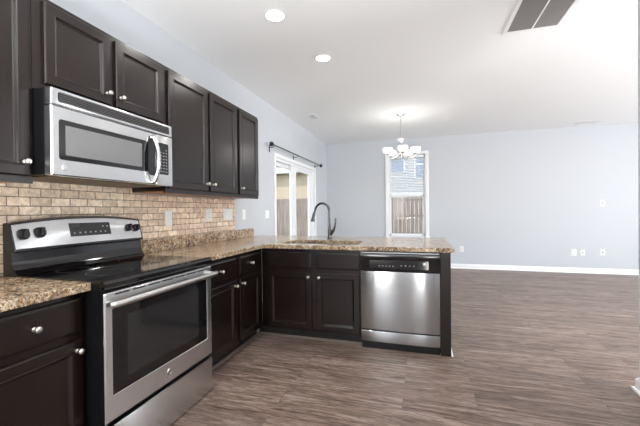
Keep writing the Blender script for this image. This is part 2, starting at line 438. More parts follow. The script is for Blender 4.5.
# outdoors
struct('ground', mk((-30, 40, YB+.16, 45, -.25, -.15), (-30, -.16, -10, YB+.16, -.25, -.15)), M['lawn'])
fe = thing('wooden_fence', 'weathered brown board fence outside beyond the far window and patio door', 'fence', (0, 14, -.15))
s_ = BM(); xx = -14
while xx < 8:
    wd = .14; hgt = 1.80+random.uniform(-.01, .01)
    prism(s_, [(xx, -.15), (xx+wd, -.15), (xx+wd, hgt-.02), (xx+wd-.03, hgt), (xx+.03, hgt), (xx, hgt-.02)], 14+random.uniform(-.012, 0), 14.02, 1); xx += wd+.022
obj('boards', s_, M['fence'], fe)
for zz in (.2, .95, 1.6): obj('rail', mk((-14, 8, 14.02, 14.06, zz, zz+.09)), M['fence_rail'], fe)
xx = -14
while xx < 8: obj('post', mk((xx, xx+.09, 14.06, 14.15, -.15, 1.75)), M['fence_rail'], fe); xx += 2.44
def house(nm, lab, x0, x1, y, zt, sid, wins):
    h = thing(nm, lab, 'house', ((x0+x1)/2, y, -.15))
    obj('walls', mk((x0, x1, y, y+8, -.15, zt)), sid, h)
    obj('roof', prism(BM(), [(y-.5, zt-.05), (y-.5, zt+.12), (y+4, zt+3), (y+8.5, zt+.12), (y+8.5, zt-.05)], x0-.4, x1+.4, 0), M['shingle'], h)
    obj('gutter', mk((x0-.4, x1+.4, y-.62, y-.5, zt-.08, zt+.30)), M['trim'], h)
    for a, b_, c_, d_ in wins:
        f = obj('window', mk((a, a+.08, y-.05, y, c_, d_), (b_-.08, b_, y-.05, y, c_, d_), (a, b_, y-.05, y, c_, c_+.08), (a, b_, y-.05, y, d_-.08, d_), (a, b_, y-.04, y, (c_+d_)/2-.03, (c_+d_)/2+.03)), M['trim'], h)
        obj('pane', mk((a+.05, b_-.05, y-.02, y-.01, c_+.05, d_-.05)), M['house_glass'], f)
house('neighbour_house', 'grey sided house outside beyond the far window', -.8, 9, 21, 6.2, M['siding_grey'], [(-.2, 1.22, 3.5, 5.0), (1.75, 2.35, 3.1, 4.9)])
house('neighbour_house', 'tan sided house seen above the fence through the patio door', -16, -2.2, 22, 3.95, M['siding_tan'], [(-13, -12, 1.2, 2.6)])

# ------------------------------------------------------------------ cabinets
KN = [(.0095, 0), (.0095, .003), (.0055, .006), (.0050, .014), (.0078, .019), (.0128, .0225), (.0140, .0265), (.0130, .0305), (.0090, .0345), (.004, .036), (0, .036)]
def knob(pos, axis, parent): return obj('knob', lathe(BM(), KN, pos, axis, 20), M['knob'], parent, smooth=True)
def face_panel(bm, T, W, H, prof):
    """nested rectangles (inset, height above the back) mapped by T(u, w, n)"""
    rings = []
    for ins, n in prof:
        rings.append([bm.verts.new(T(*p)) for p in ((ins, ins, n), (W-ins, ins, n), (W-ins, H-ins, n), (ins, H-ins, n))])
    for A, B in zip(rings, rings[1:]):
        for k in range(4): bm.faces.new((A[k], A[(k+1) % 4], B[(k+1) % 4], B[k]))
    bm.faces.new(rings[0][::-1]); bm.faces.new(rings[-1]); return bm
ST = .056
DOOR = [(0, 0), (0, .014), (.0025, .0175), (.006, .0195), (ST-.008, .0195), (ST-.005, .0215), (ST-.002, .0195), (ST+.003, .012), (ST+.007, .0105), (ST+.010, .0075)]
DRAW = [(0, 0), (0, .012), (.003, .0155), (.010, .0175), (.013, .0195)]
def TX(x, y, z): return lambda u, w_, n: (x+n, y+u, z+w_)      # faces +x
def TY(x, y, z): return lambda u, w_, n: (x+u, y-n, z+w_)      # faces -y
def door_(T, W, H, parent, name='door', prof=DOOR, kn=None):
    d = obj(name, face_panel(BM(), T, W, H, prof), M['wood'], parent)
    if kn:
        a = Vector(T(0, 0, 1)) - Vector(T(0, 0, 0)); knob(Vector(T(kn[0], kn[1], .0195)), a, d)
    return d
XU = .318   # face frames of the wall cabinets
def upper(lab, ya, yb, za, zb, doors, zd0, zd1, und=True):
    t = thing('wall_cabinet', lab, 'cabinet', (0, (ya+yb)/2, za))
    obj('cabinet_body', mk((.001, XU, ya+.0006, yb-.0006, za+.012, zb), (XU-.02, XU, ya+.0006, yb-.0006, za, za+.012)), M['wood'], t)
    if und: obj('underside', mk((.001, XU-.021, ya+.002, yb-.002, za+.008, za+.0118)), M['raw'], t, label='unstained light brown underside panel')
    for a, b_, k in doors: door_(TX(XU, a, zd0), b_-a, zd1-zd0, t, kn=((b_-a-.028) if k == 'r' else .028, .065))
    return t
upper('dark wall cabinet at the far left, beside the microwave, with one tall door', .38, 1.1455, 1.378, 2.31, [(.42, 1.128, 'r')], 1.412, 2.285)
upper('short dark two-door wall cabinet directly above the microwave', 1.1465, 2.0195, 1.842, 2.31, [(1.195, 1.566, 'r'), (1.602, 1.990, 'l')], 1.878, 2.285, False)
upper('tall dark two-door wall cabinet to the right of the microwave', 2.0205, 3.0195, 1.378, 2.31, [(2.045, 2.520, 'r'), (2.552, 3.000, 'l')], 1.412, 2.285)
upper('narrow dark single-door wall cabinet at the right end of the row', 3.0205, 3.48, 1.378, 2.31, [(3.052, 3.462, 'l')], 1.412, 2.285)

XB = .598; ZB = .876
def base(lab, ya, yb, cols, name='base_cabinet'):
    t = thing(name, lab, 'cabinet', (0, (ya+yb)/2, 0))
    obj('cabinet_body', mk((.001, XB, ya+.0006, yb-.0006, .10, ZB-.0005)), M['wood'], t)
    obj('toe_kick', mk((.001, XB-.065, ya+.0006, yb-.0006, 0.0005, .0995)), M['kick'], t)
    for a, b_, k in cols:
        door_(TX(XB, a, .690), b_-a, .157, t, 'drawer', DRAW, ((b_-a)/2, .078))
        door_(TX(XB, a, .112), b_-a, .545, t, 'door', DOOR, ((b_-a-.028) if k == 'r' else .028, .545-.045))
    return t
base('dark base cabinet left of the stove with one drawer above a door', .73, 1.169, [(.748, 1.152, 'r')])
base('dark base cabinet right of the stove with two drawers and two doors', 1.993, 2.999, [(2.02, 2.490, 'r'), (2.553, 2.925, 'l')])
base('unseen dark base cabinet added past the left edge of the view for dark reflections', -.58, .729, [(-.55, .06, 'r'), (.09, .70, 'l')])  # unseen, added so the peninsula fronts reflect something dark
upper('unseen dark wall cabinet added past the left edge of the view for dark reflections', -.58, .379, 1.378, 2.31, [(-.55, -.11, 'r'), (-.08, .36, 'l')], 1.412, 2.285)  # unseen too, added above it for the same dark reflection
t = thing('reflection_cabinet', 'unseen tall dark cabinet added behind the camera to darken reflections', 'cabinet', (0, -1.5, 0))  # added out of view as a dark mass for the fronts to reflect
obj('cabinet_body', mk((.001, .62, -2.55, -.582, .10, 2.31), (.001, .55, -2.55, -.582, .0005, .10)), M['wood'], t)
for a_, b_, k_ in ((-2.52, -1.59, 'r'), (-1.55, -.61, 'l')): door_(TX(.62, a_, .115), b_-a_, 2.15, t, kn=((b_-a_-.028) if k_ == 'r' else .028, 1.0))

YP = 3.0     # face frames of the peninsula (front faces the camera)
t = thing('sink_cabinet', 'dark two-door cabinet under the sink with two false drawer fronts', 'cabinet', (1.12, YP, 0))
obj('cabinet_body', mk((.5984, .70, YP, 3.60, .10, ZB-.0005), (.7005, 1.584, YP, 3.03, .10, ZB-.0005), (1.566, 1.584, 3.03, 3.60, .10, ZB-.0005), (.7005, 1.566, 3.582, 3.60, .10, ZB-.0005), (.7005, 1.566, 3.03, 3.582, .10, .118)), M['wood'], t)
obj('toe_kick', mk((.535, 1.584, YP+.055, 3.58, .0005, .0995)), M['kick'], t)
for a, b_, k in ((.664, 1.118, 'r'), (1.167, 1.573, 'l')):
    door_(TY(a, YP, .690), b_-a, .155, t, 'false_drawer_front', [(0, 0), (0, .012), (.003, .0155), (.010, .0175), (.013, .0195)])
    door_(TY(a, YP, .112), b_-a, .545, t, 'door', DOOR, ((b_-a-.028) if k == 'r' else .028, .545-.045))
t = thing('end_panel', 'dark wooden end panel closing the peninsula right of the dishwasher', 'panel', (2.30, YP, 0))
obj('panel_board', mk((2.263, 2.345, YP-.016, 3.60, .0005, ZB-.0005, .002)), M['wood'], t)
obj('corner_shoe', prism(BM(), [(2.3455, .0005), (2.362, .0005), (2.360, .008), (2.352, .016), (2.3455, .018)], YP-.016, 3.60, 1), M['trim'], t, label='white quarter-round shoe at the foot of the panel')
obj('peninsula_back_panel', mk((.60, 2.345, 3.602, 3.63, .0005, ZB-.0005)), M['wood'])
tag(bpy.data.objects['peninsula_back_panel'], 'dark flat panel on the dining side of the peninsula under the overhang', 'panel')
M['shoe'] = mat('shoe_wood', (.15, .115, .095), .5)
s_ = BM(); Q = lambda o_, s: [(o_, .0005), (o_+s*.016, .0005), (o_+s*.014, .009), (o_+s*.008, .015), (o_, .018)]
prism(s_, Q(XB-.0645, 1), 1.998, YP+.053, 1); prism(s_, Q(YP+.0545, -1), .55, 1.584, 0)
struct('trim_1', s_, M['shoe'])

# granite tops
def slab_edge(bm, poly, z0=.8765, z1=.914, hole=None):
    """slab with an eased top and bottom edge; optional rounded hole (list of xy)"""
    e = .0025
    def ring(pl, z, d):
        n = len(pl); out = []
        for i in range(n):
            p0, p, p2 = Vector(pl[i-1]), Vector(pl[i]), Vector(pl[(i+1) % n])
            a = (p-p0).normalized(); b = (p2-p).normalized(); na = Vector((-a.y, a.x)); nb = Vector((-b.y, b.x))
            mt_ = (na+nb); mt_ = mt_/max(.3, mt_.dot(na)); q_ = p + mt_*d
            out.append(bm.verts.new((q_.x, q_.y, z)))
        return out
    lv = [(z0, e), (z0+e, 0), (z1-e, 0), (z1-e*.3, e*.3), (z1, e)]
    def side(pl, s):
        rs = [ring(pl, z, s*d) for z, d in lv]
        for A, B in zip(rs, rs[1:]):
            for k in range(len(A)): bm.faces.new((A[k], A[(k+1) % len(A)], B[(k+1) % len(A)], B[k]))
        return rs[0], rs[-1]
    b0, t0 = side(poly, 1)
    loops = [(b0, t0)]
    if hole: loops.append(side(hole, 1))
    for idx in (0, 1):
        es = []
        for l in loops:
            v = l[idx]
            for k in range(len(v)):
                e_ = bm.edges.get((v[k], v[(k+1) % len(v)])); es.append(e_)
        if len(loops) == 1: bm.faces.new(loops[0][idx])
        else: bmesh.ops.triangle_fill(bm, edges=es, use_beauty=True, use_dissolve=False)
    return bm
def rrect(x0, x1, y0, y1, r, ccw=True, n=5):
    pts = []
    for cx, cy, a0 in ((x1-r, y1-r, 0), (x0+r, y1-r, 90), (x0+r, y0+r, 180), (x1-r, y0+r, 270)):
        for k in range(n+1):
            a = math.radians(a0+90*k/n); pts.append((cx+r*math.cos(a), cy+r*math.sin(a)))
    return pts if ccw else pts[::-1]
SX0, SX1, SY0, SY1 = .76, 1.53, 3.08, 3.50
poly = [(.001, 1.993), (.640, 1.993), (.640, 2.93), (.66, 2.95), (2.362, 2.95), (2.372, 2.96), (2.372, 4.06), (2.362, 4.07), (.001, 4.07)]
tag(obj('countertop', slab_edge(BM(), poly, hole=rrect(SX0, SX1, SY0, SY1, .05, False)), M['granite']), 'L-shaped speckled tan granite countertop running over the peninsula and sink', 'countertop')
tag(obj('countertop', slab_edge(BM(), [(.001, -.58), (.648, -.58), (.648, 1.169), (.001, 1.169)]), M['granite']), 'short speckled tan granite countertop left of the stove', 'countertop')
tag(obj('granite_upstand', mk((.011, .031, 2.013, 3.905, .9145, 1.018, .002)), M['granite']), 'low granite upstand along the wall below the tiles, right of the stove', 'backsplash')
tag(obj('tile_backsplash', mk((.0005, .0105, -.55, 3.483, .9145, 1.3775), (.0005, .0105, 1.1465, 2.0195, 1.3776, 1.4165)), M['tile'], loc=(0, 1.219-.112*2-.001+.056, 1.28-.0505*8)), 'tumbled beige travertine brick-pattern tile backsplash behind stove and counter', 'backsplash')

# sink
t = thing('kitchen_sink', 'stainless undermount sink set in the peninsula countertop', 'sink', (1.145, 3.29, .70))
s_ = BM(); lv = [(rrect(SX0-.012, SX1+.012, SY0-.012, SY1+.012, .06), .8760), (rrect(SX0, SX1, SY0, SY1, .05), .8755), (rrect(SX0+.006, SX1-.006, SY0+.006, SY1-.006, .05), .72), (rrect(SX0+.03, SX1-.03, SY0+.03, SY1-.03, .04), .695)]
rs = [[s_.verts.new((x, y, z)) for x, y in pl] for pl, z in lv]
for A, B in zip(rs, rs[1:]):
    for k in range(len(A)): s_.faces.new((A[k], A[(k+1) % len(A)], B[(k+1) % len(A)], B[k]))
s_.faces.new(rs[-1])
so_ = obj('basin', s_, M['sink'], t, smooth=True)
md = so_.modifiers.new('s', 'SOLIDIFY'); md.thickness = .002; md.offset = -1
obj('drain', lathe(BM(), [(0, .6985), (.03, .6985), (.045, .6975), (.047, .6965)], (1.145, 3.29, 0), (0, 0, 1)), M['chrome'], t, smooth=True)

# faucet
fx, fy = 1.118, 3.66
t = thing('kitchen_faucet', 'dark gooseneck pull-down faucet standing behind the sink', 'faucet', (fx, fy, .9145))
obj('base', lathe(BM(), [(0, 0), (.030, 0), (.030, .006), (.024, .012), (.021, .03), (.021, .10), (.019, .115), (0, .115)], (fx, fy, .9145), (0, 0, 1)), M['faucet'], t, smooth=True)
arc = [(fx, fy, 1.0), (fx, fy, 1.10), (fx, fy, 1.20)]
arc += [(fx-.085+.085*math.cos(a), fy-.01*math.sin(a), 1.225+.095*math.sin(a)) for a in [k*PI/8 for k in range(0, 8)]]
arc += [(fx-.178, fy-.012, 1.205)]
obj('spout', tube(BM(), spline(arc, 5), .0125, 14), M['faucet'], t, smooth=True)
hp = spline([(fx-.176, fy-.012, 1.215), (fx-.188, fy-.014, 1.165), (fx-.196, fy-.015, 1.112)], 4)
obj('spray_head', tube(BM(), hp, [.014, .016, .017, .0165, .016, .018, .021, .024, .025], 14), M['faucet'], t, smooth=True)
lh = obj('handle', tube(BM(), spline([(fx+.012, fy-.005, .965), (fx+.05, fy-.01, 1.02), (fx+.068, fy-.012, 1.08), (fx+.075, fy-.014, 1.15)], 5), [.018]*3+[.016]*3+[.013]*3+[.010]*3+[.009]*4, 12), M['faucet'], t, smooth=True)

# ------------------------------------------------------------------ microwave
t = thing('microwave', 'stainless over-range microwave mounted under the short wall cabinet', 'microwave', (.2, 1.55, 1.417))
XM = .437; my0, my1, mz0, mz1 = 1.150, 1.955, 1.417, 1.838
obj('case', mk((.011, XM-.045, my0, my1, mz0+.004, mz1, .003)), M['black'], t)
obj('filter_panel', mk((.03, XM-.06, my0+.03, my1-.03, mz0-.003, mz0+.0035)), M['filter'], t, label='brownish grease filter under the microwave')
s_ = BM(); box(s_, XM-.044, XM, my0, my1, 1.757, mz1-.001, .008, 3)
obj('vent_band', s_, M['steel_y'], t, smooth=True)
s_ = BM(); prism(s_, [(y, z) for y, z in rrect(1.183, 1.925, 1.773, 1.822, .010, n=3)], XM-.001, XM+.0012, 0)
vg = obj('vent_grille', s_, M['black'], t)
s_ = BM()
for k in range(5):
    zz = 1.777+.0095*k; prism(s_, [(XM+.001, zz), (XM+.005, zz+.0005), (XM+.001, zz+.0035)], 1.188, 1.920, 1)
obj('louvre', s_, M['grille'], vg)
def plate_hole(bm, y0, y1, z0, z1, hy0, hy1, hz0, hz1, xa, xb, r):
    hole = rrect(hy0, hy1, hz0, hz1, r, True, 4)
    out = []
    for y, z in hole:   # project hole verts outward to the rectangle
        cy, cz = (hy0+hy1)/2, (hz0+hz1)/2; out.append((y, z))
    A = [bm.verts.new((xb, y, z)) for y, z in rrect(y0+.006, y1-.006, z0+.006, z1-.006, .004, True, 4)]
    A0 = [bm.verts.new((xb-.006, y, z)) for y, z in rrect(y0, y1, z0, z1, .006, True, 4)]
    A1 = [bm.verts.new((xa, y, z)) for y, z in rrect(y0, y1, z0, z1, .006, True, 4)]
    B = [bm.verts.new((xb, y, z)) for y, z in hole]; B1 = [bm.verts.new((xb-.004, y, z)) for y, z in rrect(hy0+.003, hy1-.003, hz0+.003, hz1-.003, r, True, 4)]
    n = len(A)
    for P_, Q_ in ((A1, A0), (A0, A), (A, B), (B, B1)):
        for k in range(n): bm.faces.new((P_[k], P_[(k+1) % n], Q_[(k+1) % n], Q_[k]))
    bm.faces.new(A1[::-1]); bm.faces.new(B1); return bm
dy1 = 1.802
md_ = obj('door', plate_hole(BM(), my0, dy1, mz0, 1.753, 1.184, 1.745, 1.494, 1.692, XM-.044, XM, .014), M['steel_y'], t, smooth=True)
obj('window_border', prism(BM(), rrect(1.1865, 1.7425, 1.4965, 1.6895, .012, n=3), XM-.0045, XM-.003, 0), M['glass_black'], md_)
obj('window_glass', prism(BM(), rrect(1.218, 1.690, 1.520, 1.667, .004, n=2), XM-.0028, XM-.0018, 0), M['screen'], md_, label='grey mesh-backed viewing glass')
obj('handle_recess', prism(BM(), rrect(1.738, 1.800, 1.475, 1.728, .02, n=3), XM-.0005, XM+.0012, 0), M['panel'], md_)
hpts = spline([(XM, 1.765, 1.722), (XM+.022, 1.768, 1.712), (XM+.046, 1.770, 1.64), (XM+.050, 1.770, 1.575), (XM+.046, 1.770, 1.51), (XM+.022, 1.768, 1.438), (XM, 1.765, 1.428)], 6)
obj('handle', tube(BM(), hpts, .0135, 14), M['chrome'], md_, smooth=True)
eb = obj('emblem', lathe(BM(), [(0, .003), (.008, .003), (.012, .0025), (.014, .0035), (.016, .002), (.017, 0)], (XM, 1.213, 1.458), (1, 0, 0)), M['nickel'], md_, smooth=True, label='small round grey maker badge')
cp = obj('control_side', mk((XM-.044, XM, dy1+.002, my1, mz0, 1.753, .006)), M['steel_y'], t, smooth=True)
kp = obj('keypad', prism(BM(), rrect(1.826, 1.916, 1.490, 1.702, .010, n=3), XM-.001, XM+.0015, 0), M['panel'], cp)
s_ = BM()
for r_ in range(8):
    for c_ in range(3):
        if (r_, c_) in ((7, 0), (7, 1)): continue
        yy = 1.843+c_*.024; zz = 1.508+r_*.021; box(s_, XM+.0015, XM+.0018, yy, yy+.010, zz, zz+.004)
obj('key_markings', s_, M['print'], kp)

# ------------------------------------------------------------------ range / stove
t = thing('electric_range', 'stainless electric range with black glass cooktop under the microwave', 'stove', (.38, 1.55, 0))
ry0, ry1 = 1.171, 1.990; XS = .722
obj('body', mk((.035, XS-.045, ry0+.004, ry1-.004, .030, .905), (.08, XS-.09, ry0+.03, ry1-.03, 0.0005, .030)), M['black'], t)
s_ = BM()
prism(s_, [(.110, .9055), (XS-.03, .9055), (XS-.012, .880), (XS-.002, .8785), (XS+.004, .884), (XS+.005, .905), (XS-.002, .918), (XS-.014, .923), (XS-.03, .9225), (XS-.05, .920), (.110, .920)], ry0, ry1, 1)
obj('cooktop', s_, M['gloss'], t)
M['ring'] = mat('ring_print', (.03, .03, .03), .3)
for cx_, cy_, rr in ((.27, 1.38, .085), (.27, 1.78, .095), (.52, 1.38, .110), (.52, 1.78, .085)):
    s_ = BM(); lathe(s_, [(rr-.002, .92005), (rr-.002, .9204), (rr, .9204), (rr, .92005)], (cx_, cy_, 0), (0, 0, 1), 40)
    obj('burner_ring', s_, M['ring'], t)
# backguard
cy_ = (ry0+ry1)/2; hw = (ry1-ry0)/2
def arch(y, z): return z + .030*(1-((y-cy_)/hw)**2)
bgd = BM()
ny = 24; sect = lambda y: [(.055, .905), (.055, arch(y, 1.184)), (.085, arch(y, 1.188)), (.096, arch(y, 1.182)), (.135, 1.046), (.134, 1.037), (.112, 1.031), (.113, .988), (.121, .958), (.137, .937), (.150, .921), (.150, .905)]
yL, yR_ = ry0+.012, ry1+.038
cols = []
for k in range(ny+1):
    y = ry0 + .002 + (ry1-ry0-.004)*k/ny
    cols.append([bgd.verts.new((x, y, z)) for x, z in sect(y)])
for A, B in zip(cols, cols[1:]):
    for k in range(len(A)): bgd.faces.new((A[k], A[(k+1) % len(A)], B[(k+1) % len(A)], B[k]))
bgd.faces.new(cols[0][::-1]); bgd.faces.new(cols[-1])
obj('backguard', bgd, M['gloss'], t, smooth=True)
for ya_, yb_, yr_ in ((ry0-.0015, ry0+.0025, ry0+.002), (ry1-.0025, ry1+.0015, ry1-.002)): obj('end_cap', prism(BM(), [(x+(.001 if x > .05 else 0), z) for x, z in sect(yr_)], ya_, yb_, 1), M['black'], t)
pn = Vector((.139, 0, .0385)).normalized()
def onp(y, f_, lift=0):   # point on the sloped control face; f_ 0 bottom .. 1 top
    zt = arch(y, 1.182); p = Vector((.135, y, 1.045)).lerp(Vector((.096, y, zt)), f_); return p + pn*lift
s_ = BM(); cols = []
for k in range(ny+1):
    y = ry0+.008 + (ry1-ry0-.018)*k/ny
    cols.append([s_.verts.new(onp(y, f_, l)) for f_, l in ((.04, .0003), (.05, .003), (.93, .003), (.95, .0003))])
for A, B in zip(cols, cols[1:]):
    for k in range(4): s_.faces.new((A[k], A[(k+1) % 4], B[(k+1) % 4], B[k]))
s_.faces.new(cols[0][::-1]); s_.faces.new(cols[-1])
pnl = obj('control_panel', s_, M['steel_y'], t, smooth=True)
def on_quad(bm, ya, yb, fa, fb, l0, l1):
    P_ = [onp(ya, fa, l0), onp(yb, fa, l0), onp(yb, fb, l0), onp(ya, fb, l0)]; Q_ = [onp(ya, fa, l1), onp(yb, fa, l1), onp(yb, fb, l1), onp(ya, fb, l1)]
    P_ = [bm.verts.new(p) for p in P_]; Q_ = [bm.verts.new(p) for p in Q_]
    for k in range(4): bm.faces.new((P_[k], P_[(k+1) % 4], Q_[(k+1) % 4], Q_[k]))
    bm.faces.new(P_[::-1]); bm.faces.new(Q_); return bm
dsp = obj('display', on_quad(BM(), 1.466, 1.735, .30, .78, .003, .0045), M['panel'], pnl)
for k in range(7): obj('button_mark', on_quad(BM(), 1.487+.034*k, 1.495+.034*k, .40, .44, .0045, .0048), M['print'], pnl)
obj('clock_display', on_quad(BM(), 1.480, 1.53, .62, .72, .0045, .0048), M['gloss'], pnl)
for k in range(2): obj('button_mark', on_quad(BM(), 1.68+.03*k, 1.688+.03*k, .60, .64, .0045, .0048), M['print'], pnl)
for yy in (1.224, 1.304, 1.880, 1.945):
    c0 = onp(yy, .55, .003); kb = BM(); rr = .030 if yy < 1.5 else .026
    lathe(kb, [(rr, 0), (rr, .006), (rr*.9, .012), (rr*.75, .014), (0, .014)], c0, pn, 24)
    up_ = Vector((0, .35, 1)).normalized(); up_ = (up_ - pn*up_.dot(pn)).normalized(); sd = pn.cross(up_)
    vs = []
    for h in (.012, .032):
        f_ = 1 if h < .02 else .8
        vs.append([kb.verts.new(c0 + pn*h + up_*a*rr*f_ + sd*b_*rr*f_) for a, b_ in ((-.95, -.22), (-.95, .22), (0, .40), (.95, .22), (.95, -.22), (0, -.40))])
    for k in range(6): kb.faces.new((vs[0][k], vs[0][(k+1) % 6], vs[1][(k+1) % 6], vs[1][k]))
    kb.faces.new(vs[0][::-1]); kb.faces.new(vs[1])
    obj('knob', kb, M['knobblack'], pnl, smooth=True)
# oven door
od = obj('oven_door', plate_hole(BM(), ry0+.002, ry1-.002, .258, .862, 1.212, 1.938, .375, .785, XS-.010, XS, .010), M['steel_y'], t, smooth=True)
obj('door_core', mk((XS-.044, XS-.0105, ry0+.004, ry1-.004, .260, .860)), M['black'], od)
ow = obj('oven_window', prism(BM(), rrect(1.2145, 1.9355, .3775, .7825, .008, n=3), XS-.0045, XS-.0025, 0), M['glass_black'], od, label='black oven window glass')
obj('inner_glass', prism(BM(), rrect(1.30, 1.85, .43, .735, .006, n=3), XS-.0024, XS-.0019, 0), M['inner'], ow, label='slightly paler centre of the oven window')  # inner pane; paler grey in its colour stands for the window's reflection
s_ = BM()
for k in range(7): box(s_, XS-.0005, XS+.0012, ry0+.06+k*.101, ry0+.06+k*.101+.078, .846, .8525)
obj('vent_slot', s_, M['black'], od)
hy = [(XS+.001, ry0+.022, .812), (XS+.034, ry0+.024, .814), (XS+.050, ry0+.045, .815), (XS+.054, cy_, .817), (XS+.050, ry1-.045, .815), (XS+.034, ry1-.024, .814), (XS+.001, ry1-.022, .812)]
obj('handle', tube(BM(), spline(hy, 7), .0155, 16), M['nickel'], od, smooth=True)
obj('emblem', lathe(BM(), [(0, .003), (.010, .003), (.013, .0022), (.0155, .0035), (.018, .002), (.019, 0)], (XS, 1.577, .320), (1, 0, 0)), M['chrome'], od, smooth=True, label='small round maker badge')
obj('drawer_core', mk((XS-.044, XS-.0105, ry0+.004, ry1-.004, .012, .234)), M['black'], t)
obj('storage_drawer', mk((XS-.010, XS, ry0+.002, ry1-.002, .010, .236, .004)), M['steel_y'], t, smooth=True)

# ------------------------------------------------------------------ dishwasher
t = thing('dishwasher', 'stainless dishwasher with black control strip built into the peninsula', 'dishwasher', (1.925, 3.2, 0))
dx0, dx1 = 1.588, 2.258; YD = 2.975
obj('tub_body', mk((dx0+.005, dx1-.002, YD+.035, 3.58, .10, .868), (dx0+.01, dx1-.01, YD+.055, 3.4, .0005, .10)), M['black'], t)
def plate_y(bm, x0, x1, z0, z1, bulge=.006, n=10, ya=YD+.034):
    xs = [x0+(x1-x0)*k/n for k in range(n+1)]; rows = []
    for z, d in ((z0, .006), (z0+.004, .001), (z0+.01, 0), (z1-.01, 0), (z1-.004, .001), (z1, .006)):
        rows.append([bm.verts.new((x, YD + d + bulge*((2*(k/n)-1)**2) + (.006 if k in (0, n) else 0), z)) for k, x in enumerate(xs)])
    for A, B in zip(rows, rows[1:]):
        for k in range(n): bm.faces.new((A[k], A[k+1], B[k+1], B[k]))
    bk_ = [bm.verts.new(p) for p in ((x0, ya, z0), (x1, ya, z0), (x1, ya, z1), (x0, ya, z1))]
    bm.faces.new(bk_)
    bm.faces.new([bk_[1], bk_[0]] + rows[0]); bm.faces.new([bk_[3], bk_[2]] + rows[-1][::-1])
    bm.faces.new([bk_[0], bk_[3]] + [r[0] for r in rows[::-1]]); bm.faces.new([bk_[2], bk_[1]] + [r[-1] for r in rows]); return bm
dd = obj('door', plate_y(BM(), dx0, dx1, .170, .696), M['steel_x'], t, smooth=True)
obj('lower_panel', plate_y(BM(), dx0, dx1, .062, .163), M['steel_x'], t, smooth=True)
obj('kick_plate', mk((dx0+.004, dx1-.004, YD+.020, YD+.034, .0005, .060)), M['black'], t)
cs = obj('control_strip', prism(BM(), [(YD+.034, .698), (YD+.002, .698), (YD-.002, .706), (YD+.004, .800), (YD-.004, .812), (YD-.006, .838), (YD+.0, .848), (YD+.034, .850)], dx0, dx1, 0), M['gloss'], t, smooth=True)
obj('grip_lip', prism(BM(), [(YD+.034, .8515), (YD+.002, .8505), (YD-.004, .856), (YD-.002, .864), (YD+.034, .866)], dx0+.004, dx1-.004, 0), mat('grip_grey', (.32, .33, .33), .25, .6), t)
obj('control_insert', prism(BM(), [(YD-.003, .722), (YD+.002, .722), (YD+.003, .792), (YD+.0005, .792)], dx0+.08, dx1-.09, 0), M['gloss'], cs)
for k in range(5): s_ = BM(); box(s_, dx0+.16+k*.03, dx0+.172+k*.03, YD-.0035, YD-.002, .742, .746); obj('button_mark', s_, M['print'], cs)
for k in range(4): s_ = BM(); box(s_, dx0+.35+k*.035, dx0+.362+k*.035, YD-.0035, YD-.002, .748, .754); obj('button_mark', s_, M['print'], cs)
obj('button', lathe(BM(), [(.016, 0), (.016, .004), (.013, .006), (0, .006)], (2.135, YD-.001, .765), (0, -1, 0)), M['nickel'], cs, smooth=True, label='round silver button')

# ------------------------------------------------------------------ wall plates
def plate(name, lab, cat, T, w_, h, kind, group=None):
    o = thing(name, lab, cat, T(w_/2, 0, 0), group)
    s_ = face_panel(BM(), T, w_, h, [(0, 0), (0, .002), (.003, .005), (.006, .006)]); obj('cover_plate', s_, M['plastic'], o)
    def pb(u0, u1, w0, w1, n0, n1, nm, mt_):
        b = BM(); A = [b.verts.new(T(*p)) for p in ((u0, w0, n0), (u1, w0, n0), (u1, w1, n0), (u0, w1, n0))]; B = [b.verts.new(T(*p)) for p in ((u0, w0, n1), (u1, w0, n1), (u1, w1, n1), (u0, w1, n1))]
        for k in range(4): b.faces.new((A[k], A[(k+1) % 4], B[(k+1) % 4], B[k]))
        b.faces.new(A[::-1]); b.faces.new(B); obj(nm, b, mt_, o)
    n = 2 if kind.endswith('2') else 1
    for g_ in range(n):
        c_ = w_*(g_+.5)/n
        if kind.startswith('out'):
            for zc_ in (h*.33, h*.67):
                pb(c_-.016, c_+.016, zc_-.014, zc_+.014, .006, .0075, 'receptacle', M['plastic'])
                pb(c_-.008, c_-.005, zc_-.004, zc_+.006, .0075, .0078, 'slot', M['slot']); pb(c_+.005, c_+.008, zc_-.004, zc_+.006, .0075, .0078, 'slot', M['slot'])
        elif kind.startswith('sw'): pb(c_-.015, c_+.015, h*.25, h*.75, .006, .009, 'rocker', M['plastic'])
        elif kind == 'jack': pb(c_-.008, c_+.008, h/2-.012, h/2+.012, .006, .008, 'jack', M['slot'])
plate('light_switch', 'tall pale switch plate on the tiles right of the stove', 'switch', TX(.011, 2.355, 1.115), .085, .135, 'sw')
plate('wall_outlet', 'white outlet on the tiles under the tall wall cabinets', 'outlet', TX(.011, 2.92, 1.135), .105, .130, 'out')
plate('wall_outlet', 'double-width pale outlet plate at the right end of the tiles', 'outlet', TX(.011, 3.245, 1.14), .18, .130, 'sw2')
plate('light_switch', 'narrow white switch on the blue wall just past the tile end', 'switch', TX(.0005, 3.665, 1.135), .075, .125, 'sw')
plate('light_switch', 'double white switch plate beside the patio door casing', 'switch', TX(.0005, 4.30, 1.135), .125, .115, 'sw2')
def bwp(name, lab, cat, x, z, w_, h, kind): plate(name, lab, cat, TY(x, YB-.0005, z), w_, h, kind)
bwp('wall_outlet', 'white outlet low on far wall just right of the peninsula end', 'outlet', 2.885, .345, .078, .115, 'out')
bwp('wall_outlet', 'blank white plate low on far wall, left one of the close pair', 'outlet', 4.885, .325, .085, .12, 'out')
bwp('cable_jack', 'white cable jack plate low on far wall, right one of the close pair', 'jack', 5.030, .33, .075, .115, 'jack')
